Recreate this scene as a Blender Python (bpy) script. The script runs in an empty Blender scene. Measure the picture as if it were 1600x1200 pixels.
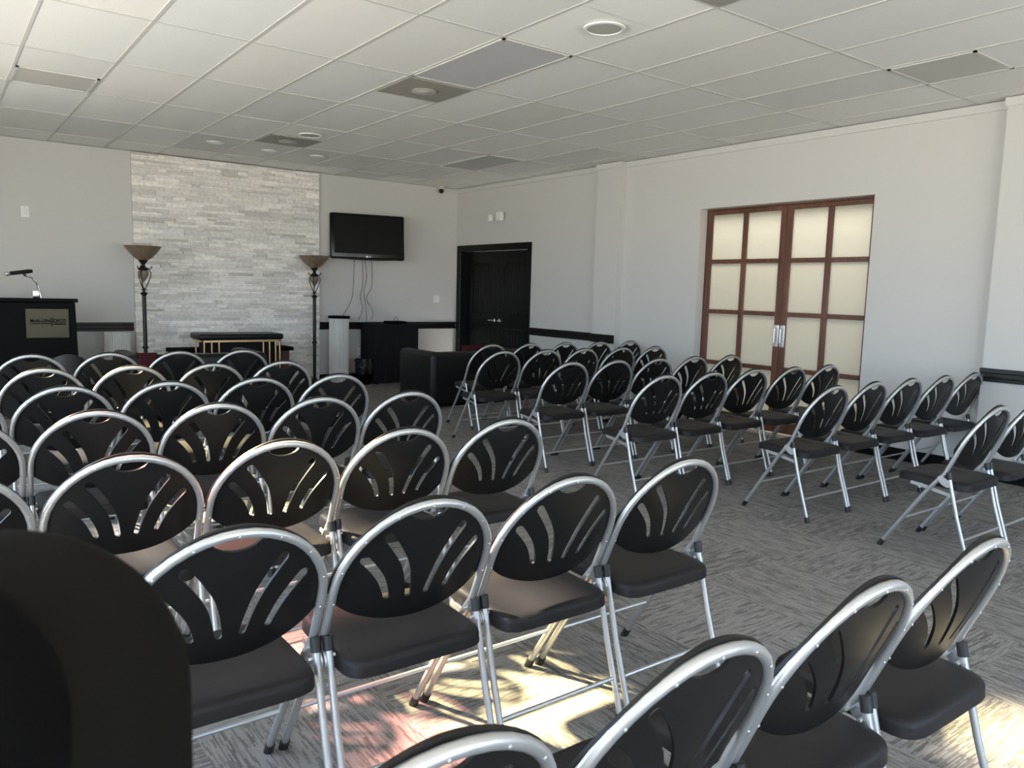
import bpy, math, random
from math import sin, cos, pi, radians
from mathutils import Vector, Matrix
from mathutils.geometry import delaunay_2d_cdt
random.seed(7)
S = bpy.context.scene
COL = S.collection
H = 3.048                      # ceiling height
YB, XR, XL, YR = 3.06, 7.0, -1.7, -10.5   # back, right, left, rear walls

# ------------------------------------------------------------------ materials
def mat(name, col=(.5, .5, .5), rough=.5, metal=0., spec=.5, build=None):
    m = bpy.data.materials.new(name); m.use_nodes = True
    nt = m.node_tree; b = nt.nodes['Principled BSDF']
    b.inputs['Base Color'].default_value = (*col, 1); b.inputs['Roughness'].default_value = rough
    b.inputs['Metallic'].default_value = metal; b.inputs['Specular IOR Level'].default_value = spec
    if build: build(nt, b)
    return m
def N(nt, t, **kw):
    n = nt.nodes.new(t)
    for k, v in kw.items():
        if k in n.inputs: n.inputs[k].default_value = v
        else: setattr(n, k, v)
    return n
def bump_noise(scale, strength, dist=.002, detail=3.):
    def f(nt, b):
        tc = N(nt, 'ShaderNodeTexCoord'); n = N(nt, 'ShaderNodeTexNoise', Scale=scale, Detail=detail)
        bp = N(nt, 'ShaderNodeBump', Strength=strength, Distance=dist)
        nt.links.new(tc.outputs['Object'], n.inputs['Vector']); nt.links.new(n.outputs['Fac'], bp.inputs['Height'])
        nt.links.new(bp.outputs['Normal'], b.inputs['Normal'])
    return f
def ramp(nt, stops):
    r = N(nt, 'ShaderNodeValToRGB'); e = r.color_ramp.elements
    while len(e) < len(stops): e.new(.5)
    for q, (p, c) in zip(e, stops): q.position = p; q.color = (*c, 1)
    return r
def tinted(base, amt_attr='tint', noise=None):
    def f(nt, b):
        at = N(nt, 'ShaderNodeAttribute', attribute_name=amt_attr)
        mx = N(nt, 'ShaderNodeMix', data_type='RGBA', blend_type='MULTIPLY')
        mx.inputs[0].default_value = 1.; mx.inputs[6].default_value = (*base, 1)
        nt.links.new(at.outputs['Color'], mx.inputs[7])
        out = mx.outputs[2]
        if noise:
            sc, lo, hi, bs = noise
            tc = N(nt, 'ShaderNodeTexCoord'); n = N(nt, 'ShaderNodeTexNoise', Scale=sc, Detail=6.)
            nt.links.new(tc.outputs['Object'], n.inputs['Vector'])
            r = ramp(nt, [(.3, (lo,)*3), (.7, (hi,)*3)]); nt.links.new(n.outputs['Fac'], r.inputs['Fac'])
            m2 = N(nt, 'ShaderNodeMix', data_type='RGBA', blend_type='MULTIPLY'); m2.inputs[0].default_value = 1.
            nt.links.new(out, m2.inputs[6]); nt.links.new(r.outputs['Color'], m2.inputs[7]); out = m2.outputs[2]
            bp = N(nt, 'ShaderNodeBump', Strength=bs, Distance=.004)
            nt.links.new(n.outputs['Fac'], bp.inputs['Height']); nt.links.new(bp.outputs['Normal'], b.inputs['Normal'])
        nt.links.new(out, b.inputs['Base Color'])
    return f
def carpet(nt, b):
    tc = N(nt, 'ShaderNodeTexCoord')
    div = N(nt, 'ShaderNodeVectorMath', operation='DIVIDE'); div.inputs[1].default_value = (.61, .61, 1)
    nt.links.new(tc.outputs['Object'], div.inputs[0])
    ck = N(nt, 'ShaderNodeTexChecker', Scale=1.0); nt.links.new(div.outputs[0], ck.inputs['Vector'])
    fl = N(nt, 'ShaderNodeVectorMath', operation='FLOOR'); nt.links.new(div.outputs[0], fl.inputs[0])
    wn = N(nt, 'ShaderNodeTexWhiteNoise', noise_dimensions='2D'); nt.links.new(fl.outputs[0], wn.inputs['Vector'])
    def streak(rot):
        off = N(nt, 'ShaderNodeVectorMath', operation='ADD'); mp = N(nt, 'ShaderNodeMapping'); mp.inputs['Rotation'].default_value = (0, 0, rot)
        nt.links.new(tc.outputs['Object'], off.inputs[0]); nt.links.new(wn.outputs['Color'], off.inputs[1]); nt.links.new(off.outputs[0], mp.inputs['Vector'])
        out = None
        for (bw, rh, k) in ((.055, .005, .6), (.14, .013, .4)):
            br = N(nt, 'ShaderNodeTexBrick', Scale=1., offset=.37, offset_frequency=2, squash=1.3, squash_frequency=3)
            for key, v in (('Color1', (.12, .12, .12, 1)), ('Color2', (.88, .88, .88, 1)), ('Mortar', (.3, .3, .3, 1)), ('Mortar Size', 0.), ('Bias', 0.), ('Brick Width', bw), ('Row Height', rh)): br.inputs[key].default_value = v
            nt.links.new(mp.outputs[0], br.inputs['Vector'])
            m_ = N(nt, 'ShaderNodeMath', operation='MULTIPLY_ADD'); m_.inputs[1].default_value = k; m_.inputs[2].default_value = 0
            nt.links.new(br.outputs['Color'], m_.inputs[0])
            if out: nt.links.new(out, m_.inputs[2])
            out = m_.outputs[0]
        return out
    mx = N(nt, 'ShaderNodeMix', data_type='FLOAT')
    nt.links.new(ck.outputs['Fac'], mx.inputs[0]); nt.links.new(streak(0), mx.inputs[2]); nt.links.new(streak(pi/2), mx.inputs[3])
    fine = N(nt, 'ShaderNodeTexNoise', Scale=330., Detail=3.); nt.links.new(tc.outputs['Object'], fine.inputs['Vector'])
    ad = N(nt, 'ShaderNodeMath', operation='MULTIPLY_ADD'); ad.inputs[1].default_value = .75
    nt.links.new(fine.outputs['Fac'], ad.inputs[0]); nt.links.new(mx.outputs[0], ad.inputs[2])
    t2 = N(nt, 'ShaderNodeMath', operation='MULTIPLY_ADD'); t2.inputs[1].default_value = .09
    nt.links.new(wn.outputs['Value'], t2.inputs[0]); nt.links.new(ad.outputs[0], t2.inputs[2])
    r = ramp(nt, [(.30, (.070, .068, .065)), (.78, (.130, .126, .121)), (1.1, (.24, .23, .22))])
    nt.links.new(t2.outputs[0], r.inputs['Fac']); nt.links.new(r.outputs['Color'], b.inputs['Base Color'])
    bp = N(nt, 'ShaderNodeBump', Strength=.35, Distance=.002); nt.links.new(t2.outputs[0], bp.inputs['Height'])
    nt.links.new(bp.outputs['Normal'], b.inputs['Normal'])
def woodgrain(c1, c2, sc):
    def f(nt, b):
        tc = N(nt, 'ShaderNodeTexCoord'); mp = N(nt, 'ShaderNodeMapping'); mp.inputs['Scale'].default_value = sc
        n = N(nt, 'ShaderNodeTexNoise', Scale=1., Detail=5.)
        nt.links.new(tc.outputs['Object'], mp.inputs['Vector']); nt.links.new(mp.outputs[0], n.inputs['Vector'])
        r = ramp(nt, [(.3, c1), (.7, c2)]); nt.links.new(n.outputs['Fac'], r.inputs['Fac'])
        nt.links.new(r.outputs['Color'], b.inputs['Base Color'])
    return f
def thin_glass(name, tint, gloss=.08):
    m = bpy.data.materials.new(name); m.use_nodes = True; nt = m.node_tree; nt.nodes.clear()
    o = N(nt, 'ShaderNodeOutputMaterial'); t = N(nt, 'ShaderNodeBsdfTransparent', Color=(*tint, 1))
    g = N(nt, 'ShaderNodeBsdfGlossy', Roughness=.05); x = N(nt, 'ShaderNodeMixShader', Fac=gloss)
    nt.links.new(t.outputs[0], x.inputs[1]); nt.links.new(g.outputs[0], x.inputs[2]); nt.links.new(x.outputs[0], o.inputs[0])
    return m
def frosted(name, col):
    m = bpy.data.materials.new(name); m.use_nodes = True; nt = m.node_tree; nt.nodes.clear()
    o = N(nt, 'ShaderNodeOutputMaterial'); t = N(nt, 'ShaderNodeBsdfTranslucent', Color=(*col, 1))
    d = N(nt, 'ShaderNodeBsdfDiffuse', Color=(*col, 1)); x = N(nt, 'ShaderNodeMixShader', Fac=.22)
    g = N(nt, 'ShaderNodeBsdfGlossy', Roughness=.35); x2 = N(nt, 'ShaderNodeMixShader', Fac=.06)
    nt.links.new(t.outputs[0], x.inputs[1]); nt.links.new(d.outputs[0], x.inputs[2])
    nt.links.new(x.outputs[0], x2.inputs[1]); nt.links.new(g.outputs[0], x2.inputs[2]); nt.links.new(x2.outputs[0], o.inputs[0])
    return m

M = dict(
    wall=mat('wall_paint', (.56, .55, .528), .75, spec=.2, build=bump_noise(90, .25)),
    trimw=mat('trim_paint', (.57, .56, .54), .5, spec=.3),
    tile=mat('ceiling_tile', (.7, .68, .63), .9, spec=.1, build=tinted((.82, .81, .785), noise=(140, .95, 1.0, .2))),
    tbar=mat('tbar_paint', (.56, .55, .525), .55),
    stone=mat('ledger_stone', (.6, .57, .52), .85, spec=.2, build=tinted((.90, .87, .82), noise=(26, .78, 1.0, .7))),
    grout=mat('stone_backing', (.30, .27, .23), .9),
    carpet=mat('carpet', (.1, .1, .1), .95, spec=.05, build=carpet),
    blackpaint=mat('black_paint', (.0042, .0044, .0045), .34, spec=.18),
    rail=mat('rail_paint', (.008, .0065, .006), .3, spec=.35),
    brownrail=mat('dark_brown_rail', (.022, .011, .009), .35, spec=.2),  # same black rail paint; its brown reflection is put into the colour
    plastic=mat('black_plastic', (.0055, .0052, .0052), .40, spec=.3, build=bump_noise(500, .08, .0005)),
    vinyl=mat('black_vinyl', (.0135, .0122, .013), .52, spec=.2, build=bump_noise(420, .35, .0008)),
    steel=mat('silver_steel', (.50, .50, .495), .40, .75),
    chrome=mat('chrome', (.8, .8, .8), .12, 1.),
    satin=mat('satin_chrome', (.78, .77, .76), .38, .6),
    rubber=mat('black_rubber', (.012, .012, .012), .5),
    leather=mat('black_leather', (.006, .0065, .007), .42, spec=.28, build=bump_noise(160, .2, .001)),
    greyleather=mat('grey_leather', (.028, .028, .028), .45, spec=.3),
    red=mat('red_fabric', (.038, .005, .009), .85, spec=.2, build=bump_noise(200, .3)),
    wood=mat('mahogany', (.1, .04, .02), .38, build=woodgrain((.075, .030, .018), (.155, .065, .038), (3, 25, 2))),
    frost=frosted('frosted_glass', (.90, .885, .82)),
    screen=mat('screen_glass', (.007, .0075, .0072), .3, spec=.12),
    gloss=mat('gloss_black', (.004, .004, .004), .2, spec=.25),
    cloth=mat('black_cloth', (.010, .010, .012), .9, spec=.15, build=bump_noise(300, .2)),
    bag=mat('bin_liner', (.006, .006, .0065), .35, spec=.3, build=bump_noise(18, .9, .02)),
    bronze=mat('aged_bronze', (.017, .015, .013), .42, .5, build=bump_noise(60, .4)),
    shade=mat('amber_glass_shade', (.26, .185, .12), .4, build=woodgrain((.12, .085, .055), (.21, .16, .11), (12, 12, 3))),
    urn=mat('urn_ceramic', (.17, .142, .108), .5, build=bump_noise(50, .5)),
    white=mat('white_plastic', (.80, .79, .77), .4),
    column=mat('column_plaster', (.66, .65, .63), .55),
    gold=mat('brushed_gold', (.75, .52, .27), .3, 1.),
    brass=mat('plaque_brass', (.066, .058, .038), .42, .8, build=bump_noise(14, .15, .002)),
    ink=mat('engraved_ink', (.002, .002, .002), .8, spec=.02),
    grille=mat('vent_grille', (.30, .285, .25), .7, build=bump_noise(200, .5)),
    disc=mat('vent_disc', (.50, .485, .45), .6),
    lens=mat('light_lens', (.52, .52, .54), .4, build=bump_noise(220, .4, .001)),
    lensgrey=mat('light_lens_dusty', (.46, .455, .45), .45, build=bump_noise(220, .4, .001)),  # greyer and a little darker than the other light lens
    spkgrille=mat('speaker_grille', (.42, .41, .37), .6, build=bump_noise(400, .4)),
    black=mat('matte_black', (.0022, .0021, .0021), .85, spec=.05),
    fuzz=mat('dark_padding', (.0060, .0054, .0048), .9, spec=.05),
    podium=mat('podium_black', (.0036, .0036, .004), .6, spec=.07),
    concrete=mat('wall_outside', (.45, .43, .40), .9),
    beige=mat('corridor_paint', (.50, .48, .42), .8),
    g_clear=thin_glass('window_glass', (.92, .93, .93)),
    g_warm=thin_glass('window_glass_cream', (.95, .90, .70)),
    g_pale=thin_glass('window_glass_pale', (.66, .64, .62)),
    g_pink=thin_glass('window_glass_pink', (.66, .46, .44)),
    g_dim=thin_glass('window_glass_obscure', (.10, .11, .13)),  # tinted panes of the added skylights
)

# ------------------------------------------------------------------ mesh builder
class MB:
    def __init__(s): s.v = []; s.f = []; s.mi = []; s.tint = []; s.sm = []
    def add(s, vs, fs, mi=0, tint=1., smooth=True, mtx=None):
        o = len(s.v)
        s.v += [tuple(mtx @ Vector(p)) if mtx else tuple(p) for p in vs]
        for f in fs: s.f.append([i + o for i in f]); s.mi.append(mi); s.tint.append(tint); s.sm.append(smooth)
        return s
    def box(s, a, b, mi=0, tint=1., mtx=None):
        (x0, y0, z0), (x1, y1, z1) = [tuple(min(p, q) for p, q in zip(a, b)), tuple(max(p, q) for p, q in zip(a, b))]
        return s.add([(x0,y0,z0),(x1,y0,z0),(x1,y1,z0),(x0,y1,z0),(x0,y0,z1),(x1,y0,z1),(x1,y1,z1),(x0,y1,z1)],
                     [(0,3,2,1),(4,5,6,7),(0,1,5,4),(1,2,6,5),(2,3,7,6),(3,0,4,7)], mi, tint, False, mtx)
    def tube(s, pts, r, n=10, mi=0, cap=True, closed=False):
        P = [Vector(p) for p in pts]; R = r if isinstance(r, (list, tuple)) else [r]*len(P)
        m = len(P); T = []
        for i in range(m):
            a = P[(i-1) % m] if closed else P[max(i-1, 0)]; b = P[(i+1) % m] if closed else P[min(i+1, m-1)]
            T.append((b-a).normalized())
        u = T[0].orthogonal().normalized(); vs = []; fs = []
        for i in range(m):
            u = (u - T[i]*u.dot(T[i])).normalized(); w = T[i].cross(u)
            for k in range(n):
                a = 2*pi*k/n; vs.append(P[i] + (u*cos(a) + w*sin(a))*R[i])
        for i in range(m if closed else m-1):
            j = (i+1) % m
            for k in range(n):
                l = (k+1) % n; fs.append((i*n+k, i*n+l, j*n+l, j*n+k))
        if cap and not closed: fs += [tuple(range(n))[::-1], tuple((m-1)*n+k for k in range(n))]
        return s.add(vs, fs, mi)
    def lathe(s, prof, c=(0, 0, 0), n=28, mi=0, flute=None, mtx=None):
        vs = []; fs = []; m = len(prof)
        for (r, z) in prof:
            for k in range(n):
                a = 2*pi*k/n; rr = r*(1 - (flute[1] if k % flute[0] >= flute[0]//2 else 0)) if flute else r
                vs.append((c[0]+rr*cos(a), c[1]+rr*sin(a), c[2]+z))
        for i in range(m-1):
            for k in range(n):
                l = (k+1) % n; fs.append((i*n+k, i*n+l, (i+1)*n+l, (i+1)*n+k))
        fs += [tuple(range(n))[::-1], tuple((m-1)*n+k for k in range(n))]
        return s.add(vs, fs, mi, mtx=mtx)
    def rbox(s, a, b, r=.03, mi=0, k=4):
        """box with rounded vertical + horizontal edges (superellipse-free: sphere-swept corners)"""
        lo = [min(p, q) for p, q in zip(a, b)]; hi = [max(p, q) for p, q in zip(a, b)]
        r = min(r, *[(h-l)/2*.999 for l, h in zip(lo, hi)])
        vs = []; fs = []; ring = []
        cor = [(hi[0]-r, hi[1]-r, 0), (lo[0]+r, hi[1]-r, 90), (lo[0]+r, lo[1]+r, 180), (hi[0]-r, lo[1]+r, 270)]
        lev = [(sin(radians(-90+90*i/k)), cos(radians(-90+90*i/k)), lo[2]+r) for i in range(k+1)] + \
              [(sin(radians(90*i/k)), cos(radians(90*i/k)), hi[2]-r) for i in range(k+1)]
        n = 4*(k+1)
        for (sz, cr, zb) in lev:
            for (cx, cy, a0) in cor:
                for i in range(k+1):
                    t = radians(a0+90*i/k); vs.append((cx+r*cr*cos(t), cy+r*cr*sin(t), zb+r*sz))
        for i in range(len(lev)-1):
            for q in range(n):
                l = (q+1) % n; fs.append((i*n+q, i*n+l, (i+1)*n+l, (i+1)*n+q))
        fs += [tuple(range(n))[::-1], tuple((len(lev)-1)*n+q for q in range(n))]
        return s.add(vs, fs, mi)
    def prism(s, poly, d, mi=0, mtx=None):
        """poly in (x,y) extruded from z=0 to z=d, then transformed"""
        n = len(poly); vs = [(x, y, 0) for x, y in poly] + [(x, y, d) for x, y in poly]
        fs = [tuple(range(n))[::-1], tuple(range(n, 2*n))] + [(i, (i+1) % n, n+(i+1) % n, n+i) for i in range(n)]
        return s.add(vs, fs, mi, 1., False, mtx)
    def build(s, name, mats, parent=None, bevel=0., loc=None):
        me = bpy.data.meshes.new(name); me.from_pydata(s.v, [], s.f)
        for m in (mats if isinstance(mats, (list, tuple)) else [mats]): me.materials.append(m)
        me.polygons.foreach_set('material_index', s.mi); me.polygons.foreach_set('use_smooth', s.sm)
        if any(t != 1. for t in s.tint):
            at = me.attributes.new('tint', 'FLOAT_COLOR', 'FACE')
            for i, t in enumerate(s.tint):
                at.data[i].color = (*(t if isinstance(t, tuple) else (t, t, t)), 1)
        else:
            at = me.attributes.new('tint', 'FLOAT_COLOR', 'FACE'); at.data.foreach_set('color', [1.]*4*len(s.f))
        me.update()
        try: me.set_sharp_from_angle(angle=radians(42))
        except Exception: pass
        o = bpy.data.objects.new(name, me); COL.objects.link(o)
        if parent: o.parent = parent
        if loc: o.location = loc
        if bevel:
            b = o.modifiers.new('Bevel', 'BEVEL'); b.width = bevel; b.segments = 2; b.limit_method = 'ANGLE'
        return o
def struct(o): o['kind'] = 'structure'; return o
def tag(o, label, cat, group=None):
    o['label'] = label; o['category'] = cat
    if group: o['group'] = group
    return o
def thing(name, label, cat, loc=(0, 0, 0), rz=0., group=None):
    o = bpy.data.objects.new(name, None); o.empty_display_size = .1; COL.objects.link(o)
    o.location = loc; o.rotation_euler = (0, 0, rz); return tag(o, label, cat, group)

# ------------------------------------------------------------------ room shell
fl = struct(MB().box((XL-.3, YR-.3, -.1), (XR, YB, 0)).build('floor', M['carpet']))
W = .28
MB_ = MB()
struct(MB().box((XL-W, YB, 0), (XR+W, YB+W, H)).build('wall_back', M['wall']))
# right wall with the two door openings
BD = (1.12, 2.93, 2.06); GD = (-4.04, -2.02, 2.40)
w = MB()
for (y0, y1, z0, z1) in [(BD[1], YB, 0, H), (BD[0], BD[1], BD[2], H), (GD[1], BD[0], 0, H), (GD[0], GD[1], GD[2], H), (YR, GD[0], 0, H)]:
    w.box((XR, y0, z0), (XR+.26, y1, z1))
struct(w.build('wall_right', M['wall']))
struct(MB().box((6.90, -.82, 0), (XR-.001, -.40, H)).build('trim_1', M['wall']))
struct(MB().box((6.90, YR, 0), (XR-.001, -5.13, H)).build('trim_2', M['wall']))
# cove strip below the ceiling on the right wall
c = MB()
for (x, y0, y1) in [(7.0, -.40, YB-.001), (6.90, -.82, -.40), (7.0, -5.13, -.82), (6.90, YR, -5.13)]:
    c.box((x-.016, y0-.016 if x < 7 else y0, H-.068), (x-.0005, y1+.016 if x < 7 else y1, H-.001))
struct(c.build('trim_3', M['trimw']))
# chair rails
def rail_x(y0, y1, x, d=.028):      # rail on a wall facing -X
    m = MB()
    for (z0, z1, dd) in [(.805, .835, d), (.835, .875, d*.55), (.875, .912, d)]: m.box((x-dd, y0, z0), (x-.0005, y1, z1))
    return m
r = rail_x(-.40, 1.04, 7.0); r2 = rail_x(-.825, -.40, 6.90)
r.v += [p for p in r2.v]; n0 = len(r.v)-len(r2.v)
for f in r2.f: r.f.append([i+n0 for i in f]); r.mi.append(0); r.tint.append(1.); r.sm.append(False)
struct(r.build('trim_4', M['rail'], bevel=.004))
struct(rail_x(YR, -5.125, 6.90, .035).build('trim_5', M['rail'], bevel=.004))
def rail_y(x0, x1):
    m = MB()
    for (z0, z1, dd) in [(.787, .818, .028), (.818, .862, .014), (.862, .897, .028)]: m.box((x0, YB-dd, z0), (x1, YB-.0005, z1))
    return m
struct(rail_y(4.62, XR-.001).build('trim_6', M['rail'], bevel=.004))
struct(rail_y(XL, 2.10).build('trim_7', M['brownrail'], bevel=.004))
b = MB().box((XL, YB-.016, 0), (2.10, YB-.0005, .115)).box((4.62, YB-.016, 0), (XR-.02, YB-.0005, .115))
struct(b.build('baseboard_back', M['blackpaint'], bevel=.003))
b = MB()
for (y0, y1, x) in [(-.40, 1.03, 7.0), (-.82, -.40, 6.9), (GD[1]+.01, -.82, 7.0), (-5.13, GD[0]-.01, 7.0), (YR, -5.13, 6.9)]:
    b.box((x-.016, y0, 0), (x-.0005, y1, .11))
struct(b.build('baseboard_right', M['blackpaint'], bevel=.003))

# ledger stone panel on the back wall
st = MB().box((2.12, YB-.012, 0), (4.613, YB-.0005, H-.002), mi=1)
z = 0.
while z < H-.012:
    h = min(random.choice([.026, .03, .034, .04, .047]), H-.003-z); x = 2.12
    while x < 4.61:
        L = min(random.uniform(.09, .42), 4.613-x)
        if 4.613-x-L < .05: L = 4.613-x
        d = random.uniform(.018, .042); t = min(1.12, max(.55, random.gauss(.96, .10)))
        if random.random() < .09: t *= .80
        wv = random.uniform(-.03, .03)
        st.box((x, YB-d, z), (x+L-.002, YB-.011, z+h-.0015), tint=(t+wv*.3, t, t-wv*.6))
        x += L
    z += h
struct(st.build('trim_8', [M['stone'], M['grout']]))

# ceiling: lay-in tiles (0.61 x 1.22) with their T-bars
ce = MB(); TT = {}; SKY = [(-1.2192, 0., -4.40, -2.4384), (-1.2192, 0., -1.2192, 0.), (.6096, 1.2192, -5.10, -4.40)]
ax = [-.6096*2+i*.6096 for i in range(14)]; ay = [-1.2192*j for j in range(-2, 10)]
xs = [XL-W] + [v for v in ax if XL < v < XR] + [XR+W]; ys = [YR-W] + sorted([v for v in ay if YR < v < YB] + [-4.40, -5.10]) + [YB+W]
for i in range(len(xs)-1):
    for j in range(len(ys)-1):
        t, wv = TT.setdefault((i, math.floor((ys[j]+ys[j+1])/2/1.2192)), (random.gauss(.97, .045), random.uniform(-.012, .012))); e0, e1 = random.uniform(0, .002), random.uniform(0, .002)
        if any(X0-.01 <= xs[i] and xs[i+1] <= X1+.01 and Y0-.01 <= ys[j] and ys[j+1] <= Y1+.01 for (X0, X1, Y0, Y1) in SKY): continue
        ce.add([(xs[i], ys[j], H+.007+e0), (xs[i+1], ys[j], H+.007+e1), (xs[i+1], ys[j+1], H+.007+e0), (xs[i], ys[j+1], H+.007+e1)],
               [(0, 3, 2, 1)], 0, (t+wv, t, t-wv), False)
zt = H+.03; yy0 = YR-W                      # deck above the tiles, open over the added skylights
for (X0, X1, Y0, Y1) in sorted(SKY, key=lambda q: q[2]):    # one band of deck per skylight
    ce.box((XL-W, yy0, zt), (XR+W, Y0, H+.12), mi=1).box((XL-W, Y0, zt), (X0, Y1, H+.12), mi=1).box((X1, Y0, zt), (XR+W, Y1, H+.12), mi=1); yy0 = Y1
ce.box((XL-W, yy0, zt), (XR+W, YB+W, H+.12), mi=1)
def bar(x0, y0, x1, y1, z0):
    hit = [(q[0]-.02 < x0 and x1 < q[1]+.02 and q[0] < (x0+x1)/2 < q[1], q[2], q[3], 1) for q in SKY] if x1-x0 < .1 else \
          [(q[2]-.02 < y0 and y1 < q[3]+.02 and q[2] < (y0+y1)/2 < q[3], q[0], q[1], 0) for q in SKY]
    cuts = sorted((a, b_) for h_, a, b_, ax_ in hit if h_); c0 = y0 if x1-x0 < .1 else x0; end = y1 if x1-x0 < .1 else x1
    for a, b_ in cuts + [(end, end)]:
        if a-c0 > .001: ce.box((x0, c0, z0+.004), (x1, a, H+.012), mi=1) if x1-x0 < .1 else ce.box((c0, y0, z0+.004), (a, y1, H+.012), mi=1)
        c0 = b_
for v in ax:
    if XL < v < XR: bar(v-.0105, YR, v+.0105, YB, H)
for v in ay:
    if YR < v < YB: bar(XL, v-.0105, XR, v+.0105, H+.0004)
struct(ce.build('ceiling', [M['tile'], M['tbar']]))

# left and rear walls (behind / beside the camera) with the windows that light the room
LW = [(-1.6, -.1, .45, 2.65), (-5.5, -2.3, .45, 2.65), (-9.7, -6.3, .45, 2.65)]      # y0,y1,z0,z1
m = MB(); ycur = YR
for (y0, y1, z0, z1) in sorted(LW):
    m.box((XL-.2, ycur, 0), (XL, y0, H)).box((XL-.2, y0, 0), (XL, y1, z0)).box((XL-.2, y0, z1), (XL, y1, H)); ycur = y1
m.box((XL-.2, ycur, 0), (XL, YB, H)); struct(m.build('wall_left', M['wall']))
RW = [(.4, 3.2, .5, 2.7), (3.8, 6.0, .5, 2.15)]
m = MB(); xc = XL
for (x0, x1, z0, z1) in RW:
    m.box((xc, YR-.2, 0), (x0, YR, H)).box((x0, YR-.2, 0), (x1, YR, z0)).box((x0, YR-.2, z1), (x1, YR, H)); xc = x1
m.box((xc, YR-.2, 0), (XR+W, YR, H)); struct(m.build('wall_rear', M['wall']))
def portal(loc, rot, sx, sy):
    l = bpy.data.lights.new('window_portal', 'AREA'); l.shape = 'RECTANGLE'; l.size = sx; l.size_y = sy
    l.cycles.is_portal = True; o = bpy.data.objects.new('window_portal', l); COL.objects.link(o)
    o.location = loc; o.rotation_euler = rot
wn = 0
for (y0, y1, z0, z1) in LW:
    wn += 1; nc, nr = (4, 4) if y1-y0 < 2.5 else (6, 4)
    fr = MB(); f = .05
    fr.box((XL-.13, y0, z0), (XL-.05, y0+f, z1)).box((XL-.13, y1-f, z0), (XL-.05, y1, z1)).box((XL-.13, y0, z0), (XL-.05, y1, z0+f)).box((XL-.13, y0, z1-f), (XL-.05, y1, z1))
    for i in range(1, nc): yy = y0+(y1-y0)*i/nc; fr.box((XL-.12, yy-.012, z0), (XL-.06, yy+.012, z1))
    for i in range(1, nr): zz = z0+(z1-z0)*i/nr; fr.box((XL-.12, y0, zz-.012), (XL-.06, y1, zz+.012))
    o = struct(fr.build('window_%d' % wn, M['trimw']))
    g = MB()
    for i in range(nc):
        for j in range(nr):
            ya, yb = y0+(y1-y0)*i/nc, y0+(y1-y0)*(i+1)/nc; za, zb = z0+(z1-z0)*j/nr, z0+(z1-z0)*(j+1)/nr
            k = 0
            g.box((XL-.092, ya, za), (XL-.088, yb, zb), mi=k)
    g.build('pane', M['g_clear'], o)
    portal((XL-.2, (y0+y1)/2, (z0+z1)/2), (0, radians(-90), 0), z1-z0, y1-y0)
for (x0, x1, z0, z1) in RW:
    wn += 1; fr = MB(); f = .05
    fr.box((x0, YR-.13, z0), (x0+f, YR-.05, z1)).box((x1-f, YR-.13, z0), (x1, YR-.05, z1)).box((x0, YR-.13, z0), (x1, YR-.05, z0+f)).box((x0, YR-.13, z1-f), (x1, YR-.05, z1))
    fr.box(((x0+x1)/2-.025, YR-.12, z0), ((x0+x1)/2+.025, YR-.06, z1))
    o = struct(fr.build('window_%d' % wn, M['trimw']))
    MB().box((x0, YR-.092, z0), (x1, YR-.088, z1)).build('pane', M['g_clear'], o)
    portal(((x0+x1)/2, YR-.2, (z0+z1)/2), (radians(90), 0, 0), x1-x0, z1-z0)

# unseen skylights added to cast the sun patches; pane tints colour and block it
for (X0, X1, Y0, Y1), PAN in zip(SKY, ([[4, 4, 4, 2], [4, 3, 1, 1], [2, 3, 2, 4]], [[2, 4, 1, 1], [4, 1, 1, 4]], [[2, 1, 1, 2], [2, 1, 1, 2]])):
    wn += 1; nc, nr = 4, len(PAN); fr = MB(); dx, dy = (X1-X0)/nc, (Y1-Y0)/nr
    fr.box((X0, Y0, H+.0005), (X0+.03, Y1, H+.12)).box((X1-.03, Y0, H+.0005), (X1, Y1, H+.12)).box((X0, Y0, H+.0005), (X1, Y0+.03, H+.12)).box((X0, Y1-.03, H+.0005), (X1, Y1, H+.12))
    for i in range(1, nc): fr.box((X0+dx*i-.008, Y0, H+.06), (X0+dx*i+.008, Y1, H+.09))
    for i in range(1, nr): fr.box((X0, Y0+dy*i-.008, H+.06), (X1, Y0+dy*i+.008, H+.09))
    o = struct(fr.build('window_%d' % wn, M['trimw'])); g = MB()
    for j in range(nr):
        for i in range(nc): g.box((X0+dx*i, Y0+dy*j, H+.072), (X0+dx*(i+1), Y0+dy*(j+1), H+.076), mi=PAN[j][i])
    g.build('pane', [M['g_clear'], M['g_warm'], M['g_pale'], M['g_pink'], M['g_dim']], o)
    portal(((X0+X1)/2, (Y0+Y1)/2, H+.12), (0, 0, 0), X1-X0, Y1-Y0)
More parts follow.
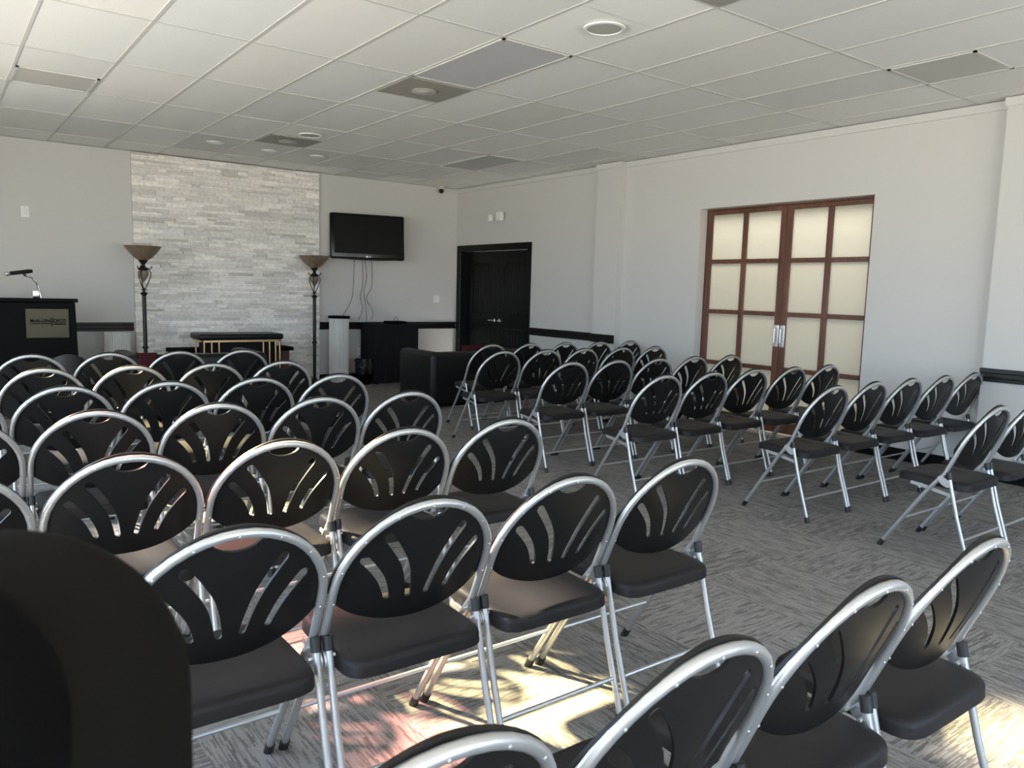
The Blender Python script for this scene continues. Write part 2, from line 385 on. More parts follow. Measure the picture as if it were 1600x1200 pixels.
# black double doors by the corner
cs = MB().box((6.982, 1.04, 0), (6.9995, 1.12, 2.14)).box((6.982, 2.93, 0), (6.9995, 3.012, 2.14)).box((6.982, 1.12, 2.06), (6.9995, 2.93, 2.14))
cs.box((7.0, 1.1195, 0), (7.17, 1.135, 2.06)).box((7.0, 2.915, 0), (7.17, 2.9305, 2.06)).box((7.0, 1.12, 2.045), (7.17, 2.93, 2.0605))
d1 = struct(cs.build('door_1', M['blackpaint'], bevel=.003))
for li, (y0, y1) in enumerate([(1.138, 2.022), (2.027, 2.912)]):
    X0, X1 = 7.12, 7.16; s_ = .135; lf = MB()
    lf.box((X0, y0, .01), (X1, y0+s_, 2.043)).box((X0, y1-s_, .01), (X1, y1, 2.043)).box((X0, y0+s_, .01), (X1, y1-s_, .16))
    lf.box((X0, y0+s_, .85), (X1, y1-s_, 1.06))
    ya, yb = y0+s_, y1-s_; cy, hw = (ya+yb)/2, (yb-ya)/2; arc = [(ya+(yb-ya)*i/14, 1.80+.075*(1-((ya+(yb-ya)*i/14-cy)/hw)**2)) for i in range(15)]
    lf.prism([(yb, 2.043), (ya, 2.043)] + arc, X1-X0, mtx=Matrix(((0, 0, 1, X0), (1, 0, 0, 0), (0, 1, 0, 0), (0, 0, 0, 1))))
    leaf = lf.build('leaf', M['blackpaint'], d1, bevel=.004)
    pn = MB().box((X0+.018, ya, .16), (X1-.004, yb, .85)).box((X0+.018, ya, 1.06), (X1-.004, yb, 1.875))
    for i in range(9):
        yy = ya+.004+(yb-ya-.008)*i/8
        for (z0, z1) in [(.165, .845), (1.065, 1.80)]: pn.tube([(X0+.011, yy, z0), (X0+.011, yy, z1)], .0045, 8)
    nb = 8
    for i in range(nb):
        yy = ya+(yb-ya)*(i+.5)/nb; hb = (yb-ya)/nb*.5-.006
        for (z0, z1) in [(.162, .848), (1.062, 1.80+.075*(1-((abs(yy-cy)+hb)/hw)**2)-.004)]:
            pn.box((X0+.010, yy-hb, z0), (X0+.0185, yy+hb, z1))
    pn.build('panel', M['blackpaint'], leaf, bevel=.003)
    sgn = -1 if li == 0 else 1; yh = (y1-.065) if li == 0 else (y0+.065)
    hd = MB().lathe([(.026, 0), (.026, .008), (.012, .012), (.011, .045)], n=16, mtx=Matrix(((0, 0, -1, X0), (1, 0, 0, yh), (0, 1, 0, .965), (0, 0, 0, 1))))
    hd.tube([(X0-.045, yh, .965), (X0-.05, yh+sgn*.05, .967), (X0-.045, yh+sgn*.115, .962)], .009, 8)
    hd.build('handle', M['chrome'], leaf)['label'] = 'chrome lever handle'

# frosted glass double doors in the recess
d2 = struct(MB().box((7.115, GD[0], 2.385), (7.17, GD[1], 2.4005)).box((7.115, GD[0]-.001, 0), (7.17, GD[0]+.012, 2.385)).box((7.115, GD[1]-.012, 0), (7.17, GD[1]+.001, 2.385)).build('door_2', M['wood']))
for li, (y0, y1) in enumerate([(GD[0]+.012, -3.052), (-3.048, GD[1]-.012)]):
    X0, X1 = 7.12, 7.16; fr = MB(); s_ = .068
    fr.box((X0, y0, .02), (X1, y0+s_, 2.383)).box((X0, y1-s_, .02), (X1, y1, 2.383)).box((X0, y0+s_, .02), (X1, y1-s_, .15)).box((X0, y0+s_, 2.335), (X1, y1-s_, 2.383))
    for zc in (1.82, 1.265, .69): fr.box((X0, y0+s_, zc-.023), (X1, y1-s_, zc+.023))
    ym = (y0+y1)/2; fr.box((X0+.001, ym-.03, .15), (X1-.001, ym+.03, 2.335))
    leaf = fr.build('leaf', M['wood'], d2, bevel=.004)
    MB().box((X0+.018, y0+.05, .13), (X0+.024, y1-.05, 2.35)).build('pane', M['frost'], leaf)
    yh = y1-.034 if li == 0 else y0+.034
    hd = MB().rbox((X0-.004, yh-.029, .925), (X0, yh+.029, 1.15), .002).tube([(X0-.003, yh, .955), (X0-.035, yh, .965), (X0-.038, yh, 1.04), (X0-.035, yh, 1.11), (X0-.003, yh, 1.12)], .009, 8)
    hd.build('pull_handle', M['satin'], leaf)['label'] = 'chrome pull handle'
# the lit corridor behind them
co = MB()
co.box((9.2, -5.6, 0), (9.3, -.6, 3.0)).box((7.26, -5.7, 0), (9.3, -5.6, 3.0)).box((7.26, -.6, 0), (9.3, -.5, 3.0)).box((7.0, -5.7, -.1), (9.3, -.5, -.001)).box((7.261, -5.7, 3.0), (9.3, -.5, 3.1))
struct(co.build('wall_corridor', M['beige']))
l = bpy.data.lights.new('corridor_lamp', 'AREA'); l.shape = 'RECTANGLE'; l.size = .5; l.size_y = 3.2; l.energy = 54; l.color = (1, .95, .85)
o = bpy.data.objects.new('corridor_lamp', l); COL.objects.link(o); o.location = (7.75, -3.2, 2.97)

# ------------------------------------------------------------------ ceiling fixtures
def vent(x0, x1, y0, y1, label):
    t = thing('ceiling_vent', label, 'ceiling vent', ((x0+x1)/2, (y0+y1)/2, H), 0, 'grey square ceiling vents')
    a, b_ = (x1-x0)/2-.014, (y1-y0)/2-.014
    MB().box((-a, -b_, -.002), (a, b_, .006)).build('grille', M['grille'], t)
    MB().lathe([(.10, -.004), (.105, -.010), (.02, -.014), (.012, -.018), (.0001, -.019)], n=28).build('diffuser', M['disc'], t)
vent(3.05, 3.66, -2.42, -1.83, 'dark grey square ceiling vent with round diffuser, middle of the ceiling')
vent(3.05, 3.66, .64, 1.21, 'dark grey square ceiling vent with round diffuser, near the stone wall')
vent(3.05, 3.66, -5.47, -4.89, 'dark grey square ceiling vent cut off by the top edge of the photo')
def plain(name, label, cat, x0, x1, y0, y1, mt, group=None):
    t = thing(name, label, cat, ((x0+x1)/2, (y0+y1)/2, H), 0, group); a, b_ = (x1-x0)/2-.013, (y1-y0)/2-.013
    fr = MB()
    for (p, q) in [((-a, -b_), (a, -b_+.02)), ((-a, b_-.02), (a, b_)), ((-a, -b_), (-a+.02, b_)), ((a-.02, -b_), (a, b_))]: fr.box((*p, -.003), (*q, .006))
    fr.build('frame', M['tbar'], t); MB().box((-a+.02, -b_+.02, .001), (a-.02, b_-.02, .006)).build('lens' if 'light' in name else 'grille', mt, t)
plain('ceiling_vent', 'flat beige return vent in the ceiling at the far left', 'ceiling vent', .61, 1.219, -.61, -.01, M['disc'])
plain('ceiling_vent', 'flat grey square vent in the ceiling above the glass doors', 'ceiling vent', 5.49, 6.096, -5.49, -4.88, M['disc'])
plain('ceiling_light', 'unlit bluish ceiling light panel beside the middle vent', 'ceiling light', 3.048, 3.658, -3.658, -2.438, M['lens'])
plain('ceiling_light', 'unlit grey ceiling light panel near the television corner', 'ceiling light', 5.486, 6.096, 0, 1.219, M['lensgrey'])
for (x, y, lab) in [(2.75, 1.6, 'left of the three'), (3.41, 1.69, 'middle of the three'), (4.01, 1.64, 'right of the three')]:
    t = thing('downlight', 'round recessed downlight before the stone wall, %s' % lab, 'downlight', (x, y, H), 0, 'downlights before the stone wall')
    MB().lathe([(.07, .004), (.095, -.001), (.092, -.008), (.07, -.007), (.066, .004)], n=28).build('trim_ring', M['white'], t)
    MB().lathe([(.068, .001), (.06, -.006), (.03, -.012), (.0001, -.013)], n=24).build('bulb', M['white'], t)
for (x, y, lab) in [(3.41, -4.22, 'large round flush ceiling speaker near the top of the photo'), (3.4, .39, 'round ceiling speaker just behind the rear vent')]:
    t = thing('ceiling_speaker', lab, 'ceiling speaker', (x, y, H))
    MB().lathe([(.105, .004), (.130, -.001), (.128, -.009), (.108, -.011), (.104, .0)], n=32).build('rim', M['white'], t)
    MB().lathe([(.106, .003), (.106, -.006), (.0001, -.008)], n=32).build('grille', M['spkgrille'], t)

# ------------------------------------------------------------------ folding chairs
TX, TR = .2385, .0118                       # tube half spacing, tube radius
C0 = (-.088, .500)                         # (y,z) of the bend, local; front feet at y=+.24
def back_pt(x, s, n=0.):                   # backrest plane: x across, s up the tilted back, n towards the sitter
    k = 1/1.0866
    return (x, C0[0]-.425*k*s+n*k, C0[1]+s*k+.425*k*n)
CH = {}
def chair_meshes():
    # main frame: front feet -> seat -> arch
    pts = [(-.230, .24, .022), (-.232, .115, .215), (-.236, 0, .388), (-.239, -.06, .465)]
    for s in (.0, .05, .10): pts.append(back_pt(-TX, s))
    for i in range(0, 21):
        a = pi-pi*i/20; pts.append(back_pt(TX*cos(a), .15+.245*sin(a)))
    for s in (.10, .05, .0): pts.append(back_pt(TX, s))
    pts += [(.239, -.06, .465), (.236, 0, .388), (.232, .115, .215), (.230, .24, .022)]
    m = MB().tube(pts, TR, 12)
    for i in range(9):                      # rivets on the rear of the arch
        a = radians(-8+196*i/8); x, s = (TX*cos(a), .15+.245*sin(a))
        p = back_pt(x, s, -TR*.9); q = back_pt(x, s, -TR-.0015); m.tube([p, q], [.0042, .0028], 8)
    CH['frame'] = m, M['steel']
    def cap(x, y, dy):
        return MB().tube([(x, y, .0), (x, y-dy*.036, .036)], .0150, 12)
    CH['cap_fl'], CH['cap_fr'] = (cap(-.230, .252, .64), M['rubber']), (cap(.230, .252, .64), M['rubber'])
    for sg, nm in ((-1, 'l'), (1, 'r')):
        x = sg*.2365
        CH['leg_'+nm] = MB().tube([(x, -.242, .03), (x, -.1675, .26), (x, -.110, .475)], [.0105, .0105, .0105], 10), M['steel']
        CH['rcap_'+nm] = MB().tube([(x, -.2495, .0), (x, -.238, .036)], .0145, 12), M['rubber']
        CH['col_'+nm] = MB().tube([(x, -.1125, .468), (x, -.1045, .506)], .0144, 12), M['rubber']
        xi = sg*.222
        b_ = MB().add([], [])
        # flat seat bar + oval hinge plate + pins
        bar = [(.10, .418), (.105, .402), (-.12, .368), (-.137, .377), (-.12, .386), (0, .408)]
        b_.prism([(y, z_) for y, z_ in bar], .006, mtx=Matrix(((0, 0, 1, xi-.003), (1, 0, 0, 0), (0, 1, 0, 0), (0, 0, 0, 1))))
        ov = [(-.088+.042*cos(t*pi/8)*cos(.6)-.02*sin(t*pi/8)*sin(.6), .452+.042*cos(t*pi/8)*sin(.6)+.02*sin(t*pi/8)*cos(.6)) for t in range(16)]
        b_.prism(ov, .005, mtx=Matrix(((0, 0, 1, sg*.2485-.0025), (1, 0, 0, 0), (0, 1, 0, 0), (0, 0, 0, 1))))
        for (y, z_) in [(-.012, .400), (-.125, .376), (-.072, .462), (-.105, .447)]: b_.tube([(xi-sg*.006, y, z_), (sg*.2505, y, z_)], .0055, 8)
        CH['brk_'+nm] = b_, M['steel']
    CH['bar_f'] = MB().tube([(-.232, .13, .19), (.232, .13, .19)], .007, 8), M['steel']
    CH['bar_r'] = MB().tube([(-.2365, -.204, .146), (.2365, -.204, .146)], .007, 8), M['steel']
    # seat pad
    n = 40; out = []
    for k in range(n):
        a = 2*pi*k/n; e = 2/7.
        x = math.copysign(abs(cos(a))**e, cos(a)); y = math.copysign(abs(sin(a))**e, sin(a))
        out.append((x*(.212-.006*y), y*.205))
    m = MB(); vs = []; fs = []
    prof = [(.45, .459), (.85, .459), (.95, .456), (.985, .449), (1., .438), (1., .424), (1.006, .420), (1.006, .413), (.97, .410), (.5, .409)]
    for (sc, z_) in prof:
        for (x, y) in out:
            zz = z_ + y*.03 - (max(0, y-.1)**2)*.9
            vs.append((x*sc, y*sc, zz))
    for i in range(len(prof)-1):
        for k in range(n): l = (k+1) % n; fs.append((i*n+k, i*n+l, (i+1)*n+l, (i+1)*n+k))
    fs = [f[::-1] for f in fs]; fs += [tuple(range(n)), tuple((len(prof)-1)*n+k for k in range(n))[::-1]]
    CH['seat'] = m.add(vs, fs), M['vinyl']
    # backrest panel: outline, handle notch, four fan slots
    def outline():
        P = []
        for i in range(72):
            a = 2*pi*i/72
            if sin(a) >= 0: P.append((.2485*cos(a), .15+.258*sin(a)))
            else: P.append((.2485*abs(cos(a))**.92*math.copysign(1, cos(a)), .15-.116*abs(sin(a))**1.05))
        return P
    def slot(pl, w0, w1):
        L, R_ = [], []; K = 16; mid = []
        for i in range(K+1):
            u = i/K*(len(pl)-1); q = min(int(u), len(pl)-2); u -= q
            p0, p1, p2, p3 = pl[max(q-1, 0)], pl[q], pl[q+1], pl[min(q+2, len(pl)-1)]
            mid.append(tuple(.5*(2*b+(c-a)*u+(2*a-5*b+4*c-d)*u*u+(3*b-a-3*c+d)*u**3) for a, b, c, d in zip(p0, p1, p2, p3)))
        for i in range(K+1):
            a = mid[max(i-1, 0)]; b_ = mid[min(i+1, K)]; dx, ds = b_[0]-a[0], b_[1]-a[1]; q = math.hypot(dx, ds)
            w_ = w0+(w1-w0)*i/K; nx, ns = -ds/q*w_, dx/q*w_
            L.append((mid[i][0]+nx, mid[i][1]+ns)); R_.append((mid[i][0]-nx, mid[i][1]-ns))
        def arc(c, p, q, w_):
            a0 = math.atan2(p[1]-c[1], p[0]-c[0]); return [(c[0]+w_*cos(a0-pi*k/6), c[1]+w_*sin(a0-pi*k/6)) for k in range(1, 6)]
        return L + arc(mid[-1], L[-1], R_[-1], w1) + R_[::-1] + arc(mid[0], R_[0], L[0], w0)
    holes = []
    for sg in (-1, 1):
        a = slot([(.092, .119), (.102, .148), (.119, .184), (.146, .220), (.170, .246)], .0088, .0135)
        b_ = slot([(.028, .117), (.038, .168), (.055, .222), (.083, .270), (.113, .311)], .0088, .0135)
        for h in (a, b_): holes.append([(sg*x, s) for x, s in h])
    holes.append([(.062*cos(pi+pi*k/12), .384+.036*sin(pi+pi*k/12)) for k in range(13)])
    O = outline(); pts = [Vector(p) for p in O]; edges = [(i, (i+1) % len(O)) for i in range(len(O))]
    for h in holes:
        o0 = len(pts); pts += [Vector(p) for p in h]; edges += [(o0+i, o0+(i+1) % len(h)) for i in range(len(h))]
    def inside(p, poly):
        c_ = False; j = len(poly)-1
        for i in range(len(poly)):
            if (poly[i][1] > p[1]) != (poly[j][1] > p[1]) and p[0] < (poly[j][0]-poly[i][0])*(p[1]-poly[i][1])/(poly[j][1]-poly[i][1])+poly[i][0]: c_ = not c_
            j = i
        return c_
    for i in range(-12, 13):
        for j in range(1, 20):
            p = (i*.021+.0003, j*.0207+.0007)
            if inside((p[0]*1.05, .15+(p[1]-.15)*1.05), O): pts.append(Vector(p))
    V2, E2, F2, _, _, _ = delaunay_2d_cdt(pts, edges, [], 0, 1e-5)
    keep = []
    for f in F2:
        c_ = sum((V2[i] for i in f), Vector((0, 0)))/len(f)
        if inside(c_, O) and not any(inside(c_, h) for h in holes): keep.append(tuple(f))
    def lift(p, n_):
        g_ = 1 if p[1] < .15 else max(0, 1-((p[1]-.15)/.258)**2); dish = .046*max(0, 1-(p[0]/.2485)**2)*g_
        return back_pt(p[0], p[1], n_-dish)
    nv = len(V2); vs = [lift(p, .0205) for p in V2] + [lift(p, .0135) for p in V2]
    fs = []; cnt = {}
    for f in keep:
        if (V2[f[1]]-V2[f[0]]).cross(V2[f[2]]-V2[f[0]]) < 0: f = f[::-1]
        fs.append(tuple(f)[::-1]); fs.append(tuple(i+nv for i in f))
        for i in range(len(f)):
            a, b_ = f[i], f[(i+1) % len(f)]; cnt[(a, b_)] = 1
    for (a, b_) in list(cnt):
        if (b_, a) not in cnt: fs.append((a, b_, b_+nv, a+nv))
    CH['back'] = MB().add(vs, fs), M['plastic']
chair_meshes()
def first_chair():
    t = thing('folding_chair', 'x', 'chair')
    P = {k: m_.build(nm, mt) for nm, (k, (m_, mt)) in [({'frame': 'frame', 'seat': 'seat', 'back': 'backrest', 'leg_l': 'rear_leg', 'leg_r': 'rear_leg', 'cap_fl': 'foot_cap', 'cap_fr': 'foot_cap',
         'rcap_l': 'foot_cap', 'rcap_r': 'foot_cap', 'col_l': 'collar', 'col_r': 'collar', 'brk_l': 'seat_bracket', 'brk_r': 'seat_bracket', 'bar_f': 'stretcher', 'bar_r': 'stretcher'}[k], (k, v)) for k, v in CH.items()]}
    for k in ('frame', 'seat', 'back', 'leg_l', 'leg_r', 'brk_l', 'brk_r', 'bar_f', 'bar_r'): P[k].parent = t
    for k, p in (('cap_fl', 'frame'), ('cap_fr', 'frame'), ('rcap_l', 'leg_l'), ('rcap_r', 'leg_r'), ('col_l', 'leg_l'), ('col_r', 'leg_r')): P[k].parent = P[p]
    return t
def dup(o, parent=None):
    c_ = o.copy(); COL.objects.link(c_)
    if parent: c_.parent = parent
    for ch in list(o.children): dup(ch, c_)
    return c_
proto = first_chair(); used = False
ORD = ['first', 'second', 'third', 'fourth', 'fifth', 'sixth', 'seventh']
def put(x, yf, label, group, rz=0.):
    global used
    o = dup(proto) if used else proto; used = True
    o.location = (x, yf-.24, 0); o.rotation_euler = (0, 0, rz); o['label'] = label; o['group'] = group
# left block: rows listed from the front of the room to the camera (front-feet y, x of each chair from the aisle inwards)
left = [('front row by the sofas', -.84, (2.10, 1.595, 1.085, .575)),
        ('second row from the front', -1.91, (2.06, 1.555, 1.05, .545)),
        ('third row from the front', -2.86, (2.06, 1.555, 1.05, .545, .04)),
        ('fourth row from the front', -3.79, (2.06, 1.555, 1.05, .545, .04)),
        ('third row from the camera', -4.77, (2.005, 1.50, .995, .49, -.015)),
        ('second row from the camera', -5.715, (2.055, 1.55, 1.045, .54)),
        ('row nearest the camera', -6.70, (1.995, 1.49, .985, .48))]
for rn, yf, xs_ in left:
    for i, x in enumerate(xs_):
        put(x, yf+random.uniform(-.01, .01), 'black fan-back folding chair, left block, %s, %s from the aisle' % (rn, ORD[i]), 'folding chairs in the left block', random.uniform(-.003, .003))
right = [('front row', -.87, (4.66, 5.165, 5.67, 6.175, 6.68)), ('second row', -1.64, (4.25, 4.755, 5.26, 5.765, 6.27)),
         ('third row', -2.74, (4.12, 4.625, 5.13, 5.635, 6.14)), ('fourth row', -3.76, (4.10, 4.605, 5.12, 5.63, 6.135)),
         ('fifth row', -4.69, (4.695, 5.20, 5.71, 6.215, 6.72)), ('last row', -5.665, (4.68, 5.19))]
for rn, yf, xs_ in right:
    for i, x in enumerate(xs_):
        put(x, yf+random.uniform(-.01, .01), 'black fan-back folding chair, right block, %s, %s from the aisle' % (rn, ORD[i]), 'folding chairs in the right block', random.uniform(-.003, .003))

# ------------------------------------------------------------------ front of the room
# television
t = thing('television', 'black flat television on the wall, tilted on its bracket', 'television', (5.30, 2.86, 2.17), radians(-13))
t.rotation_euler = (radians(-4), 0, radians(-13))
MB().rbox((-.56, -.035, -.335), (.56, .035, .335), .03).build('casing', M['gloss'], t)
MB().box((-.50, -.0385, -.255), (.50, -.034, .295)).build('screen', M['screen'], t)
lip = MB(); P = [(-.55+1.1*i/16, -.325-.022*(1-((i-8)/8)**2)) for i in range(17)]
lip.prism([(.55, -.30), (-.55, -.30)] + P, .03, mtx=Matrix(((1, 0, 0, 0), (0, 0, -1, .0), (0, 1, 0, 0), (0, 0, 0, 1)))); lip.build('lower_bezel', M['gloss'], t)
def text(s, size, parent, loc, mt, name='lettering', rot=(pi/2, 0, 0), ext=.0008, off=0.):
    cu = bpy.data.curves.new('t', 'FONT'); cu.body = s; cu.size = size; cu.extrude = ext; cu.offset = off; cu.align_x = 'LEFT'; cu.align_y = 'CENTER'
    tmp = bpy.data.objects.new('t', cu); COL.objects.link(tmp); bpy.context.view_layer.update()
    me = bpy.data.meshes.new_from_object(tmp.evaluated_get(bpy.context.evaluated_depsgraph_get()))
    bpy.data.objects.remove(tmp); me.materials.clear(); me.materials.append(mt)
    o = bpy.data.objects.new(name, me); COL.objects.link(o); o.parent = parent; o.location = loc; o.rotation_euler = rot
    return o
lg = MB().lathe([(.014, 0), (.014, .002), (.0001, .0021)], n=20, mtx=Matrix(((1, 0, 0, -.02), (0, 0, -1, -.0355), (0, 1, 0, -.295), (0, 0, 0, 1)))).build('logo', M['white'], t)
text('LG', .034, lg, (0, -.0365, -.295), M['white'])
br = MB().box((-.12, .035, -.12), (.12, .06, .12)).box((-.03, .05, -.03), (.03, .14, .03)); br.build('bracket', M['black'], t)
# cables
def cable(label, pts, r=.004):
    P = [Vector(p) for p in pts]; out = []
    for i in range(len(P)-1):
        p0, p1, p2, p3 = P[max(i-1, 0)], P[i], P[i+1], P[min(i+2, len(P)-1)]
        for k in range(6):
            u = k/6; out.append(.5*((2*p1)+(p2-p0)*u+(2*p0-5*p1+4*p2-p3)*u*u+(3*p1-p0-3*p2+p3)*u**3))
    out.append(P[-1])
    tag(MB().tube(out, r, 6).build('cable', M['rubber']), label, 'cable', 'cables under the television')
cable('thin black cable running from the television to the fluted column', [(5.13, 2.95, 1.88), (5.12, 2.95, 1.55), (5.08, 2.93, 1.25), (4.92, 2.86, 1.02), (4.90, 2.84, 1.012)])
cable('black cable under the television, left of the tangled three', [(5.27, 2.97, 1.88), (5.28, 2.97, 1.5), (5.24, 2.97, 1.28), (5.27, 2.96, 1.10), (5.20, 2.94, .93)])
cable('black cable under the television, straight middle of the tangled three', [(5.31, 2.97, 1.88), (5.34, 2.97, 1.58), (5.30, 2.97, 1.35), (5.33, 2.96, 1.1), (5.33, 2.94, .905)])
cable('black cable under the television, right of the tangled three', [(5.42, 2.97, 1.88), (5.43, 2.97, 1.45), (5.34, 2.97, 1.26), (5.44, 2.96, 1.06), (5.41, 2.94, .93)])
# draped table
t = thing('draped_table', 'small table draped to the floor in black cloth under the television', 'table', (5.62, 2.74, 0))
vs = []; fs = []; n = 96; lv = [(.0, .995), (.0, 1.), (.25, 1.), (.6, 1.), (1., 1.)]
def rect(u, a, b_):
    p = u*4 % 4; k = int(p); q = p-k
    return [(-a+2*a*q, -b_), (a, -b_+2*b_*q), (a-2*a*q, b_), (-a, b_-2*b_*q)][k]
for (dpt, sc) in lv:
    for k in range(n):
        x, y = rect(k/n, .365, .235); am = .013*dpt*sin(k*2.1)+.010*dpt*sin(k*.93+1); q = math.hypot(x, y)
        vs.append((x*sc*(1+.03*dpt)+x/q*am, y*sc+y/q*am, .885-.872*dpt))
for i in range(len(lv)-1):
    for k in range(n): l_ = (k+1) % n; fs.append((i*n+l_, i*n+k, (i+1)*n+k, (i+1)*n+l_))
fs.append(tuple(range(n)))
MB().add(vs, fs).build('tablecloth', M['cloth'], t)
tp = MB().box((-.355, -.225, .855), (.355, .225, .88)); tp.build('tabletop', M['black'], t)
for sx in (-1, 1):
    for sy in (-1, 1): MB().box((sx*.32-.02, sy*.19-.02, 0), (sx*.32+.02, sy*.19+.02, .855)).build('leg', M['black'], t)
t = tag(MB().rbox((5.56, 2.62, .886), (5.86, 2.84, .925), .012).tube([(5.70, 2.70, .925), (5.67, 2.70, .96), (5.70, 2.70, .995), (5.735, 2.70, .975), (5.735, 2.70, .93)], .004, 6).build('equipment_box', M['black']), 'flat black box with a loop of cable on the draped table', 'electronics box')
# fluted columns
def column(x, y, h, rad, label, capmat=None):
    t = thing('pedestal_column', label, 'pedestal column', (x, y, 0), 0, 'fluted white columns')
    top = h-.035 if capmat else h
    MB().lathe([(rad, 0), (rad, .02), (rad, top*.5), (rad, top)], n=112, flute=(4, .16)).build('shaft', M['column'], t)
    if capmat: MB().lathe([(rad*1.06, top), (rad*1.12, top+.006), (rad*1.12, h), (.001, h+.001)], n=40).build('top', capmat, t)['label'] = 'black round top'
column(4.80, 2.76, 1.0, .142, 'white fluted column with a black top beside the draped table', M['black'])
column(1.86, 2.80, .79, .150, 'short white fluted column behind the podium, under the chair rail')
# bin
t = thing('waste_bin', 'small black waste bin with a bin liner beside the draped table', 'bin', (5.11, 2.58, 0))
t.scale = (1.08, 1.08, 1.14)
MB().lathe([(.085, 0), (.088, .005), (.108, .30), (.112, .305), (.105, .30), (.082, .01)], n=28).build('bin_body', M['black'], t)
vs = []; fs = []; n = 40
for j, (r_, z_) in enumerate([(.104, .26), (.112, .315), (.119, .322), (.119, .29), (.116, .22), (.112, .16), (.108, .13)]):
    for k in range(n): a = 2*pi*k/n; q = r_+(.006*sin(5*a+j)+.004*sin(9*a+2*j) if j > 1 else 0); vs.append((q*cos(a), q*sin(a), z_+.01*sin(3*a+j)*(j > 1)))
for j in range(6):
    for k in range(n): l_ = (k+1) % n; fs.append((j*n+k, j*n+l_, (j+1)*n+l_, (j+1)*n+k))
MB().add(vs, fs).build('liner', M['bag'], t)
# torchiere lamps
def lamp(x, y, label, s=1.):
    t = thing('floor_lamp', label, 'floor lamp', (x, y, 0), 0, 'torchiere floor lamps'); t.scale = (s, s, s)
    MB().lathe([(.15, 0), (.152, .015), (.13, .03), (.06, .05), (.04, .075), (.028, .10)], n=32).build('base', M['bronze'], t)
    MB().lathe([(.022, .10), (.024, .60), (.032, .60), (.038, .615), (.032, .63), (.024, .63), (.024, 1.25), (.036, 1.262), (.042, 1.275), (.036, 1.288), (.016, 1.30), (.012, 1.325), (.016, 1.335), (.008, 1.35)], n=20).build('pole', M['bronze'], t)
    MB().lathe([(.003, 1.405), (.012, 1.425), (.035, 1.46), (.056, 1.50), (.062, 1.53), (.054, 1.555), (.045, 1.56)], n=24).build('urn', M['urn'], t)
    MB().lathe([(.045, 1.556), (.062, 1.575), (.064, 1.585), (.03, 1.60), (.022, 1.615), (.024, 1.635), (.055, 1.675), (.05, 1.685)], n=24).build('collar', M['bronze'], t)
    for k in range(3):
        a = 2*pi*k/3+pi*.0; P = [(.012, 1.33), (.03, 1.36), (.058, 1.425), (.083, 1.49), (.086, 1.53), (.064, 1.565), (.062, 1.578), (.085, 1.585), (.098, 1.60), (.092, 1.615)]
        MB().tube([(r_*cos(a), r_*sin(a), z_) for r_, z_ in P], .0065, 8).build('scroll_arm', M['bronze'], t)
        MB().tube([(.008*cos(a), .008*sin(a), 1.335), (.03*cos(a), .03*sin(a), 1.318), (.042*cos(a), .042*sin(a), 1.326)], .006, 6).build('leaf_scroll', M['bronze'], t)
    MB().lathe([(.03, 1.675), (.06, 1.685), (.105, 1.715), (.15, 1.765), (.19, 1.815), (.212, 1.846), (.216, 1.852), (.208, 1.850), (.148, 1.772), (.10, 1.722), (.03, 1.69)], n=48).build('lamp_shade', M['shade'], t)
lamp(2.12, 2.50, 'bronze torchiere lamp with amber bowl shade, left edge of the stone wall')
lamp(4.44, 2.80, 'bronze torchiere lamp with amber bowl shade, beside the television')
# podium with plaque
t = thing('podium', 'black podium with a brass plaque on its front', 'podium', (.82, 2.12, 0))
bd = MB().add([(-.50, -.22, 0), (.50, -.22, 0), (.50, .25, 0), (-.50, .25, 0), (-.475, -.20, 1.17), (.475, -.20, 1.17), (.475, .23, 1.17), (-.475, .23, 1.17)],
              [(0, 3, 2, 1), (4, 5, 6, 7), (0, 1, 5, 4), (1, 2, 6, 5), (2, 3, 7, 6), (3, 0, 4, 7)], smooth=False)
bd.build('body', M['podium'], t, bevel=.006)
tp = MB().add([(-.50, -.235, 1.172), (.50, -.235, 1.172), (.50, .26, 1.172), (-.50, .26, 1.172), (-.50, -.235, 1.215), (.50, -.235, 1.215), (.50, .26, 1.195), (-.50, .26, 1.195)],
              [(0, 3, 2, 1), (4, 5, 6, 7), (0, 1, 5, 4), (1, 2, 6, 5), (2, 3, 7, 6), (3, 0, 4, 7)], smooth=False)
tp.build('top', M['podium'], t, bevel=.008)
pl = MB().box((0, -.008, 0), (.405, 0, .315)).build('plaque', M['brass'], t, bevel=.002, loc=(.0, -.211, .785))
pl['label'] = 'brass plaque with dark lettering'
def fit(o, w_, h_):                       # stretch lettering to the width and height it has on the plaque
    xs_ = [v.co.x for v in o.data.vertices]; ys_ = [v.co.y for v in o.data.vertices]
    kx, ky = w_/(max(xs_)-min(xs_)), h_/(max(ys_)-min(ys_)); x0, yc = min(xs_), (max(ys_)+min(ys_))/2
    for v in o.data.vertices: v.co.x = (v.co.x-x0)*kx; v.co.y = (v.co.y-yc)*ky
fit(text('McALLEN', .05, pl, (.040, -.0085, .186), M['ink'], off=.0016), .182, .036)
fit(text('DECO', .05, pl, (.262, -.0085, .186), M['ink'], off=.0016), .112, .040)
sm = MB()
for (a, b_) in [(.042, .128), (.138, .222)]: sm.box((a, -.0092, .150), (b_, -.0078, .159))
sm.box((.264, -.0092, .144), (.374, -.0078, .157)); sm.build('small_lettering', M['ink'], pl)
em = MB()
for cz in (.192, .155): em.tube([(.242+.011*cos(k*pi/8), -.0085, cz+.022*sin(k*pi/8)) for k in range(16)],   .0042, 6, closed=True)
em.build('emblem', M['ink'], pl)
